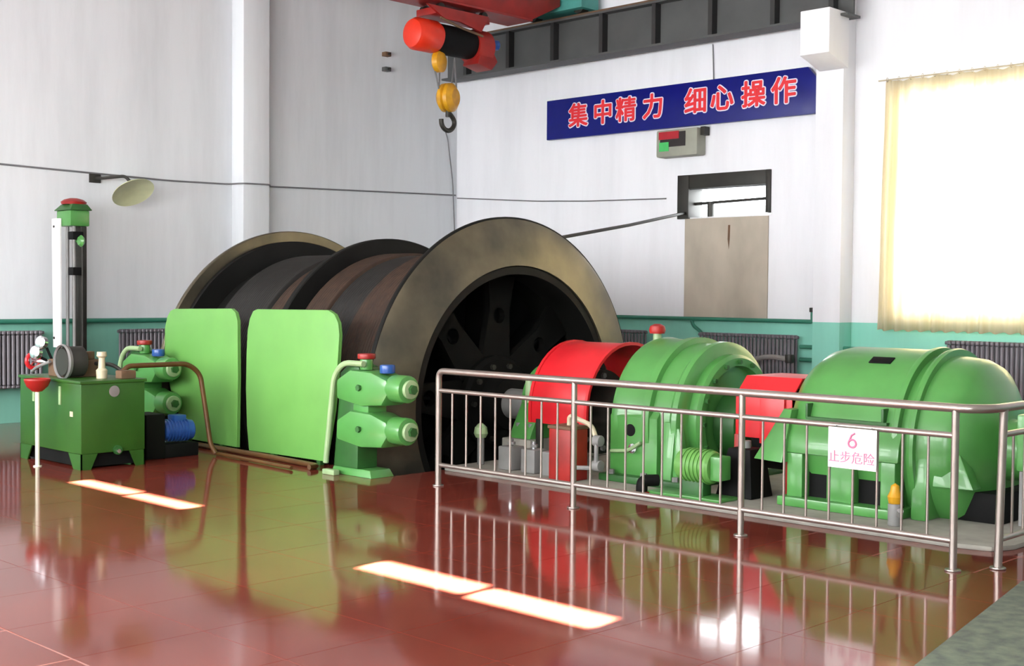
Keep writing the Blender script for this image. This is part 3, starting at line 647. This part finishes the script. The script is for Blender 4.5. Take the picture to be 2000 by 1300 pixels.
# ------------------------------------------------------------------ railing
rl = thing('safety_railing', (-6.0, 7.65, 0), 'brushed steel railing with thin vertical bars in front of the drive', 'railing')
RY = 7.65; PX = [-8.41, -6.80, -5.20, -3.61]; ZT, ZM, ZB = 1.025, .852, .19
MB().tube(fillet([(PX[0], RY, 0), (PX[0], RY, ZT), (-3.52, RY, ZT), (-3.42, 7.78, ZT), (-3.42, 8.0, ZT), (-3.42, 12.0, ZT)], .07, 6), .028, 14).build('top_rail', 'steel', rl)
for x in PX[1:]: MB().cyl((x, RY, 0), (x, RY, ZT - .01), .024, 16).build('post', 'steel', rl)
for x in PX: MB().cyl((x, RY, 0), (x, RY, .012), .05, 20).build('post_flange', 'steel', rl, bevel=.003)
SY = [7.92, 9.5, 11.1]
for y in SY:
    MB().cyl((-3.44, y, 0), (-3.42, y, ZT - .01), .026, 16).build('post', 'steel', rl); MB().cyl((-3.44, y, 0), (-3.44, y, .012), .05, 20).build('post_flange', 'steel', rl, bevel=.003)
MB().cyl((PX[0], RY, ZM), (PX[3], RY, ZM), .02, 14).build('middle_rail', 'steel', rl)
MB().cyl((PX[0], RY, ZB), (PX[3], RY, ZB), .02, 14).build('bottom_rail', 'steel', rl)
MB().cyl((-3.43, SY[0], ZM), (-3.43, 12, ZM), .02, 14).build('middle_rail', 'steel', rl)
MB().cyl((-3.43, SY[0], ZB), (-3.43, 12, ZB), .02, 14).build('bottom_rail', 'steel', rl)
bal = MB().cyl((0, 0, ZB), (0, 0, ZM), .009, 10).build('baluster', 'steel', rl, origin=(0, 0, 0))
base = Vector((-6.0, 7.65, 0)); first = True
for i in range(3):
    for k in range(1, 9):
        p = Vector((PX[i] + (PX[i + 1] - PX[i]) * k / 9, RY, 0)) - base
        o = bal if first else bal.copy()
        if not first: COL.objects.link(o)
        first = False; o.location = p
for i in range(2):
    for k in range(1, 9):
        o = bal.copy(); COL.objects.link(o); o.location = Vector((-3.43, SY[i] + (SY[i + 1] - SY[i]) * k / 9, 0)) - base

# text helper: default font outlines as flat meshes
def text_mesh(body, size, offset=0.0, extrude=.002):
    c = bpy.data.curves.new('text', 'FONT'); c.body = body; c.size = size; c.offset = offset; c.extrude = extrude
    c.align_x = 'CENTER'; c.align_y = 'CENTER'; c.resolution_u = 3
    o = bpy.data.objects.new('text', c); COL.objects.link(o); bpy.context.view_layer.update()
    me = bpy.data.meshes.new_from_object(o); bpy.data.objects.remove(o); bpy.data.curves.remove(c)
    return me
def put_text(name, me, m, parent, loc, sx=1.0, sz=1.0):
    # lays the text upright in the XZ plane, facing -Y
    for v in me.vertices: v.co = Vector((v.co.x * sx, -v.co.z, v.co.y * sz))
    me.materials.clear(); me.materials.append(MT[m])
    o = bpy.data.objects.new(name, me); COL.objects.link(o); o.parent = parent; o.location = loc
    return o

ws = thing('warning_sign', (-4.3, 7.6, .58), 'small white notice with faded red print hung on the railing', 'sign')
MB().box((-4.475, 7.598, .575), (-4.12, 7.606, .845)).build('sign_plate', 'white', ws, bevel=.003)
put_text('lettering', text_mesh('止步危险', .085, .0), 'pink_print', ws, (.0, -.006, .065))
ic = MB(); ic.tube([(-4.295 + .028 * math.cos(2 * PI * k / 16), 7.596, .745 + .026 * math.sin(2 * PI * k / 16)) for k in range(16)], .008, 6, True)
ic.tube([(-4.318, 7.596, .757), (-4.300, 7.596, .80), (-4.275, 7.596, .815)], .008, 6).build('emblem', 'pink_print', ws)
for x in (-4.43, -4.17): MB().cyl((x, 7.60, .842), (x, 7.63, .852), .004, 6).build('tie', 'wire', ws)

# ------------------------------------------------------------------ slogan sign, display box
sg = thing('slogan_sign', (-11.5, 14.9, 4.13), 'long deep blue slogan board with red characters on the right wall', 'sign')
MB().prism([(-13.87, 4.14), (-9.03, 4.12), (-9.03, 4.60), (-9.16, 4.745), (-13.87, 4.755)], 'y', 14.885, 14.955).build('board', 'blue_sign', sg, bevel=.006)
def spread_text(ch, size, d, n, ex):
    # heavier strokes: the same glyph laid over itself at small offsets
    bm = bmesh.new()
    for k in range(n):
        me = text_mesh(ch, size, 0, ex); a = 2 * PI * k / n
        for v in me.vertices: v.co += Vector((d * math.cos(a), d * math.sin(a), .0002 * k))
        bm.from_mesh(me); bpy.data.meshes.remove(me)
    me = bpy.data.meshes.new('glyph'); bm.to_mesh(me); bm.free(); return me
for ch, x in zip('集中精力细心操作', (-13.20, -12.70, -12.25, -11.74, -10.97, -10.52, -10.00, -9.52)):
    o = put_text('character', spread_text(ch, .40, .010, 6, .003), 'sign_red', sg, (x + 11.5, -.026, .317), 1.0, .95)
    put_text('white_edge', spread_text(ch, .40, .026, 12, .002), 'sign_white', o, (0, .007, 0), 1.0, .95)
for x in (-13.4, -9.5):
    MB().box((x - .03, 14.95, 4.3), (x + .03, YW, 4.6)).build('wall_bracket', 'dark', sg)
db = thing('display_box', (-11.23, 14.85, 3.7), 'grey wall box with red and green display under the blue board', 'display')
MB().box((-11.60, 14.78, 3.70), (-10.87, 15.0, 4.09)).build('case', 'box_grey', db, bevel=.03)
MB().box((-11.52, 14.770, 3.84), (-11.07, 14.782, 4.05)).build('screen', 'screen', db)
MB().box((-11.54, 14.764, 3.95), (-11.18, 14.772, 4.06)).build('red_window', 'led_red', db)
MB().box((-11.53, 14.764, 3.78), (-11.36, 14.772, 3.91)).build('green_window', 'led_green', db)
MB().box((-10.87, 14.86, 3.98), (-10.80, 14.98, 4.10)).build('side_bracket', 'dark', db)
wv = MB().cyl((-10.74, 14.98, 4.74), (-10.76, 14.98, 5.26), .008, 8).build('wall_wire', 'wire', origin=(-10.75, 14.98, 5.0)); tag(wv, 'short thin wire running up the wall above the blue board', 'wire')

# ------------------------------------------------------------------ wires and fittings on the walls
def wire(pts, r, label, name='wall_cable', m='wire'):
    o = MB().tube(fillet(pts, .15, 4), r, 8).build(name, m, origin=pts[0]); tag(o, label, 'cable'); return o
wire([(XL + .02, 3.0, 3.42), (XL + .02, 7.08, 3.30), (XL + .02, 9.49, 3.255), (XL + .02, 10.46, 3.27), (-15.74, 10.46, 3.27), (-15.74, 11.0, 3.28), (XL + .02, 11.05, 3.28), (XL + .02, 14.96, 3.38)], .012, 'thin grey cable strung along the left wall behind the lamp')
wire([(XL + .05, 14.97, 3.33), (-14.2, 14.97, 3.20), (-13.07, 14.97, 3.15), (-11.55, 14.97, 3.12)], .009, 'thin grey cable along the right wall left of the rope opening')
wire([(XL + .03, 14.70, 4.45), (XL + .03, 14.76, 4.32), (XL + .03, 14.88, 3.6), (XL + .03, 14.96, 2.3)], .010, 'thin slanting cord hanging in the room corner below the hook')
for z, lb in ((5.55, 'upper of two small dark brackets high on the left wall'), (5.31, 'lower of two small dark brackets high on the left wall')):
    t = thing('wall_bracket', (XL, 13.38, z), lb, 'bracket', 'brackets high on the left wall')
    MB().box((XL, 13.33, z - .035), (XL + .10, 13.45, z + .035)).build('bracket_body', 'rust' if z > 5.4 else 'girder', t, bevel=.01)
    MB().cyl((XL + .1, 13.39, z), (XL + .14, 13.39, z), .02, 8).build('bolt', 'dark', t)
lm = thing('wall_lamp', (XL, 8.4, 3.2), 'wall lamp with tilted pale olive shade on a bent dark arm', 'lamp')
MB().tube(fillet([(XL, 8.36, 3.21), (XL + .12, 8.40, 3.21), (-15.72, 8.62, 3.24), (-15.60, 8.68, 3.10)], .05), .022, 10).build('arm', 'dark', lm)
MB().box((XL, 8.28, 3.15), (XL + .03, 8.44, 3.27)).build('wall_plate', 'dark', lm, bevel=.005)
MB().revolve([(-.10, .0), (-.10, .05), (-.06, .07), (-.04, .16), (.0, .28), (.012, .285), (.004, .27), (-.03, .15), (-.05, .0)], (-15.57, 8.65, 3.02), (.589, .051, -.80), 36).build('shade', 'lamp_shade', lm)

# heating pipes at the top of the green dado
o = MB().cyl((XL + .05, 4.5, 1.305), (XL + .05, 10.48, 1.305), .032, 12).build('heating_pipe', 'pipe_green', origin=(XL + .05, 8, 1.3)); tag(o, 'dark green heating pipe along the left wall at dado height', 'pipe')
hp_ = thing('heating_pipe', (-10.8, 14.92, 1.38), 'dark green heating pipe with end valve along the right wall', 'pipe')
MB().tube(fillet([(-15.9, 14.92, 1.38), (-9.05, 14.92, 1.375), (-9.05, 14.92, 1.52)], .03), .028, 12).build('pipe_run', 'pipe_green', hp_)
MB().cyl((-9.05, 14.92, 1.50), (-9.05, 14.92, 1.56), .045, 12).build('valve', 'dark', hp_, bevel=.008)
MB().tube(fillet([(-11.03, 14.92, 1.37), (-11.0, 14.92, 1.28), (-10.86, 14.90, 1.20), (-10.80, 14.88, 1.16)], .06), .024, 10).build('drop_pipe', 'pipe_green', hp_)

# radiators
def section(axis):
    m = MB()
    def put(a, b):
        if axis == 'x': m.box(a, b)
        else: m.box((a[1], a[0], a[2]), (b[1], b[0], b[2]))
    put((-.026, -.055, .46), (.026, .055, .50)); put((-.026, -.055, 1.14), (.026, .055, 1.19))
    put((-.022, -.055, .50), (.022, -.025, 1.14)); put((-.022, .025, .50), (.022, .055, 1.14))
    return m.build('radiator_section', 'radiator', origin=(0, 0, 0), bevel=.012, segs=1)
sx_, sy_ = section('x').data, section('y').data
for o in [o for o in COL.objects if o.name.startswith('radiator_section')]: bpy.data.objects.remove(o)
def radiator(axis, a0, n, other, label):
    loc = (a0, other, 0) if axis == 'x' else (other, a0, 0)
    t = thing('radiator', loc, label, 'radiator', 'grey cast iron wall radiators')
    for i in range(n):
        o = bpy.data.objects.new('radiator_section', sx_ if axis == 'x' else sy_); COL.objects.link(o); o.parent = t
        o.location = (.06 * i, 0, 0) if axis == 'x' else (0, .06 * i, 0)
    e = .06 * (n - 1)
    for z in (.48, 1.16):
        p, q = ((a0 - .06, other, z), (a0 + e + .06, other, z)) if axis == 'x' else ((other, a0 - .06, z), (other, a0 + e + .06, z))
        MB().cyl(p, q, .022, 10).build('header_pipe', 'radiator', t)
    for u in (.12, e - .12):
        if axis == 'x': MB().box((a0 + u - .015, other - .03, 0), (a0 + u + .015, other + .03, .47)).build('foot', 'radiator', t)
        else: MB().box((other - .03, a0 + u - .015, 0), (other + .03, a0 + u + .015, .47)).build('foot', 'radiator', t)
radiator('y', 6.0, 26, XL + .18, 'grey radiator on the left wall at the photo edge, left of the white column')
radiator('y', 8.66, 16, XL + .18, 'grey radiator on the left wall between the tall indicator and the drum')
radiator('x', -13.2, 24, 14.82, 'grey radiator on the right wall mostly hidden behind the drum')
radiator('x', -10.76, 26, 14.82, 'grey radiator on the right wall under the beige panel')
radiator('x', -7.08, 42, 14.82, 'grey radiator under the curtained window')
def hpipe(x0, x1, z, label):
    o = MB().cyl((x0, 14.82, z), (x1, 14.82, z), .028, 10).build('radiator_pipe', 'pipe_green', origin=((x0 + x1) / 2, 14.82, z)); tag(o, label, 'pipe')
hpipe(-9.17, -7.15, 1.04, 'upper dark pipe joining the two right wall radiators')
hpipe(-9.17, -7.15, .87, 'lower dark pipe joining the two right wall radiators')
ck = thing('drain_tap', (-9.2, 14.4, 0), 'grey bent tap pipe rising behind the small red guard', 'pipe')
MB().tube(fillet([(-9.9, 14.45, .0), (-9.9, 14.45, .80), (-9.4, 14.45, .92), (-9.1, 14.45, .88)], .2), .035, 10).build('bent_pipe', 'grey', ck)
MB().cyl((-9.1, 14.45, .84), (-9.1, 14.45, .95), .06, 14).build('tap_head', 'dark', ck, bevel=.01)

# ------------------------------------------------------------------ depth indicator tower
ID = (-15.43, 7.75)
di = thing('depth_indicator', (ID[0], ID[1], 0), 'tall green indicator column with white scale strip and red cap', 'indicator')
ix, iy = ID
MB().hexa([(ix - .32, iy - .26, 0), (ix + .32, iy - .26, 0), (ix + .32, iy + .26, 0), (ix - .32, iy + .26, 0)], [(ix - .26, iy - .20, .5), (ix + .26, iy - .20, .5), (ix + .26, iy + .20, .5), (ix - .26, iy + .20, .5)]).build('base', 'green_tank', di, bevel=.02)
MB().box((ix - .20, iy - .16, .5), (ix + .20, iy + .16, .9)).build('gear_case', 'green_tank', di, bevel=.02)
MB().box((ix - .10, iy + .02, .9), (ix + .14, iy + .10, 2.52)).build('column', 'dark', di, bevel=.008)
for dx in (-.06, .12): MB().cyl((ix + dx, iy - .06, .9), (ix + dx, iy - .06, 2.52), .022, 12).build('lead_screw', 'grey', di)
for z, dx in ((1.95, .12), (2.40, .12)): MB().box((ix + dx - .05, iy - .12, z - .05), (ix + dx + .09, iy + .02, z + .05)).build('travelling_nut', 'black', di, bevel=.01)
MB().hexa([(ix - .24, iy - .17, .98), (ix - .04, iy - .17, .98), (ix - .04, iy - .145, .98), (ix - .24, iy - .145, .98)], [(ix - .27, iy - .17, 2.62), (ix - .05, iy - .17, 2.62), (ix - .05, iy - .145, 2.62), (ix - .27, iy - .145, 2.62)]).build('scale_plate', 'white', di, bevel=.004)
for k in range(2): MB().cyl((ix - .2, iy - .172, 1.1 + k * 1.42), (ix - .2, iy - .18, 1.1 + k * 1.42), .016, 8).build('plate_screw', 'dark', di)
MB().box((ix - .20, iy - .14, 2.52), (ix + .18, iy + .12, 2.72)).build('head', 'green', di, bevel=.02)
MB().hexa([(ix - .24, iy - .16, 2.72), (ix + .22, iy - .16, 2.72), (ix + .22, iy + .14, 2.72), (ix - .24, iy + .14, 2.72)], [(ix - .16, iy - .10, 2.80), (ix + .16, iy - .10, 2.80), (ix + .16, iy + .10, 2.80), (ix - .16, iy + .10, 2.80)]).build('roof', 'green_shaded', di, bevel=.01)
MB().revolve([(0, .0), (0, .15), (.03, .16), (.06, .12), (.08, .05), (.08, 0)], (ix - .01, iy, 2.80), (0, 0, 1), 28).build('cap', 'red_crane', di)
MB().revolve([(-.03, 0), (-.03, .05), (.0, .075), (.03, .05), (.03, 0)], (ix + .26, iy - .04, 2.33), (0, 1, 0), 20).build('hand_knob', 'green', di)
MB().cyl((ix + .14, iy - .04, 2.33), (ix + .24, iy - .04, 2.33), .02, 10).build('knob_arm', 'green_shaded', di)
MB().cyl((ix + .22, iy + .0, .9), (ix + .22, iy + .0, 2.28), .012, 8).build('rod', 'dark', di)

# ------------------------------------------------------------------ hydraulic oil tank
ta = thing('oil_tank', (-12.05, 6.12, 0), 'dark green steel oil tank on short legs at the left', 'tank')
x0, x1, y0, y1 = -12.70, -11.40, 5.79, 6.46
MB().box((x0, y0, .15), (x1, y1, .82)).build('tank_body', 'green_tank', ta, bevel=.012)
MB().box((x0 - .015, y0 - .015, .82), (x1 + .015, y1 + .015, .85)).build('lid', 'green_tank', ta, bevel=.006)
for x, s in ((x0, 1), (x1, -1)):
    MB().prism([(x, 0), (x + s * .16, 0), (x + s * .26, .15), (x, .15)], 'y', y0, y0 + .012).build('leg_plate', 'green_tank', ta)
    MB().prism([(x, 0), (x + s * .16, 0), (x + s * .26, .15), (x, .15)], 'y', y1 - .012, y1).build('leg_plate', 'green_tank', ta)
    for y, sy in ((y0, 1), (y1, -1)):
        MB().prism([(y, 0), (y + sy * .10, 0), (y + sy * .17, .15), (y, .15)], 'x', x, x + s * .012).build('leg_plate', 'green_tank', ta)
MB().box((x0 + .06, y0 + .05, .02), (x1 - .06, y1 - .05, .15)).build('under_tank_shade', 'black', ta)  # black box stands for the shade between the legs under the tank
MB().revolve([(0, 0), (0, .052), (.008, .055), (.010, .045), (.010, 0)], (x1, 6.13, .74), (1, 0, 0), 24).build('nameplate', 'grey', ta)
MB().cyl((x1, 6.16, .17), (x1 + .03, 6.16, .17), .045, 16).build('drain_boss', 'green_shaded', ta)
MB().cyl((x1 + .03, 6.16, .16), (x1 + .05, 6.16, .16), .02, 8).build('drain_plug', 'chrome', ta)
for x in (-12.38, -11.82): MB().box((x - .02, y0 - .012, .60), (x + .02, y0, .78)).build('oil_gauge', 'green_pale', ta, bevel=.004)
MB().box((-11.62, y0 - .004, .50), (-11.56, y0, .55)).build('label_plate', 'beige', ta)
vg = thing('valve_station', (-12.1, 6.1, .851), 'cluster of dark valves, red handwheel and gauges on the oil tank', 'valves')
TZ = .851
MB().box((-12.35, 5.92, TZ), (-11.95, 6.30, 1.02)).build('valve_block', 'rust', vg, bevel=.01)
MB().revolve([(0, 0), (0, .13), (.03, .15), (.2, .15), (.22, .12), (.22, 0)], (-11.93, 5.86, 1.01), (.0, 1, 0), 32).build('pump_flange', 'dark', vg)
MB().revolve([(-.01, .155), (-.03, .165), (-.01, .175), (.02, .165), (-.01, .155)], (-11.93, 5.88, 1.01), (.0, 1, 0), 32).build('flange_ring', 'grey', vg)
MB().tube([(-12.62 + .0, 5.90 + .075 * math.cos(2 * PI * k / 20), .99 + .075 * math.sin(2 * PI * k / 20)) for k in range(20)], .022, 8, True).build('handwheel', 'red', vg)
MB().cyl((-12.62, 5.90, .99), (-12.35, 5.98, .98), .022, 10).build('wheel_stem', 'chrome', vg)
for k in range(3): a = 2 * PI * k / 3; MB().cyl((-12.62, 5.90, .99), (-12.62, 5.90 + .07 * math.cos(a), .99 + .07 * math.sin(a)), .01, 6).build('wheel_spoke', 'red_crane', vg)
for i, (gx, gy, gz) in enumerate(((-12.40, 5.90, 1.18), (-12.44, 5.86, 1.08))):
    MB().revolve([(0, 0), (0, .062), (.05, .065), (.055, .05), (.055, 0)], (gx, gy, gz), (.35, -1, .15), 24).build('pressure_gauge', 'chrome', vg)
    MB().cyl((gx, gy + .03, gz - .05), (gx + .02, gy + .08, 1.0), .014, 8).build('gauge_stem', 'black', vg)
MB().cyl((-12.20, 6.1, 1.02), (-12.20, 6.1, 1.14), .07, 16).build('solenoid', 'black', vg, bevel=.01)
MB().cyl((-12.05, 6.2, 1.02), (-12.05, 6.2, 1.10), .06, 16).build('solenoid', 'rust', vg, bevel=.01)
MB().revolve([(0, 0), (0, .05), (.08, .055), (.10, .035), (.2, .03), (.22, .05), (.26, .045), (.26, 0)], (-11.66, 6.14, TZ), (0, 0, 1), 18).build('filler_cap', 'beige', vg)
MB().tube(fillet([(-11.98, 6.22, .98), (-11.75, 6.30, .98), (-11.62, 6.36, .90), (-11.6, 6.38, TZ)], .08), .02, 8).build('feed_pipe', 'dark', vg)
MB().box((-11.58, 6.24, TZ), (-11.46, 6.40, .93)).build('junction', 'rust', vg, bevel=.01)
MB().tube(fillet([(-12.58, 5.86, .885), (-12.42, 5.84, .94), (-12.22, 5.88, 1.0)], .06), .016, 8).build('lever', 'grey', vg)

# red topped white post in front of the tank
ps = thing('marker_post', (-11.95, 5.62, 0), 'slim white post with a red cup top before the oil tank', 'post')
MB().cyl((-11.95, 5.62, .0), (-11.95, 5.62, .74), .021, 16).build('post', 'post_white', ps)
MB().revolve([(0, 0), (0, .045), (.05, .10), (.11, .125), (.125, .12), (.10, .09), (.04, .03), (.04, 0)], (-11.95, 5.62, .73), (0, 0, 1), 28).build('red_cup', 'red_crane', ps)
MB().cyl((-11.95, 5.62, 0), (-11.95, 5.62, .01), .04, 18).build('foot_plate', 'post_white', ps)

# blue pump motor and pipes
bm_ = thing('blue_pump', (-11.75, 7.05, 0), 'small blue electric pump on a black base right of the oil tank', 'pump')
MB().revolve([(0, 0), (0, .06), (.03, .1), (.30, .105), (.34, .10), (.36, .07), (.36, 0)], (-11.80, 6.86, .27), (.15, 1, 0), 32).build('motor_body', 'blue_motor', bm_)
for i in range(7): MB().revolve([(0, .1), (0, .118), (.012, .118), (.012, .1)], Vector((-11.80, 6.86, .27)) + Vector((.15, 1, 0)).normalized() * (.06 + .035 * i), (.15, 1, 0), 28).build('cooling_fin', 'blue_motor', bm_)
MB().box((-11.86, 6.98, .35), (-11.72, 7.12, .43)).build('terminal_cover', 'blue_motor', bm_, bevel=.012)
MB().box((-11.98, 6.62, .0), (-11.66, 6.84, .46)).build('pump_body', 'black', bm_, bevel=.02)
MB().box((-11.90, 6.84, 0), (-11.68, 7.24, .14)).build('base', 'black', bm_, bevel=.01)
pp = MB().tube(fillet([(-11.62, 6.33, .90), (-11.62, 6.40, .965), (-11.63, 7.08, .965), (-11.62, 7.22, .86), (-11.55, 7.30, .12), (-11.52, 7.34, .03)], .12), .026, 12).build('brown_oil_pipe', 'brown_pipe', origin=(-11.6, 7.0, .5)); tag(pp, 'bent brown pipe from the tank lid down before the left cover', 'pipe')
p2 = MB().tube(fillet([(-12.4, 7.60, .03), (-11.0, 7.58, .03), (-10.0, 7.52, .03), (-9.98, 7.40, .03)], .1), .026, 10).build('brown_floor_pipe', 'brown_pipe', origin=(-11.2, 7.58, 0)); tag(p2, 'brown pipe on the floor close along the green covers', 'pipe')
p3 = MB().tube(fillet([(-11.52, 7.36, .022), (-10.8, 7.32, .022), (-10.1, 7.28, .022)], .2), .018, 10).build('brown_floor_pipe', 'brown_pipe', origin=(-10.9, 7.3, 0)); tag(p3, 'thinner brown floor pipe lying nearer the camera than the covers', 'pipe')

# ------------------------------------------------------------------ mat at the lower right corner
mt = MB().prism([(-2.70, 5.10), (-3.16, 7.62), (-1.2, 7.98), (-.70, 5.46)][::-1], 'z', 0.0, .018).build('floor_mat', 'rubber', origin=(-2, 6.5, 0), bevel=.006); tag(mt, 'rough grey-green mat on the red floor at the lower right corner', 'mat')

for o in list(bpy.data.objects):
    if '_o' in o: del o['_o']
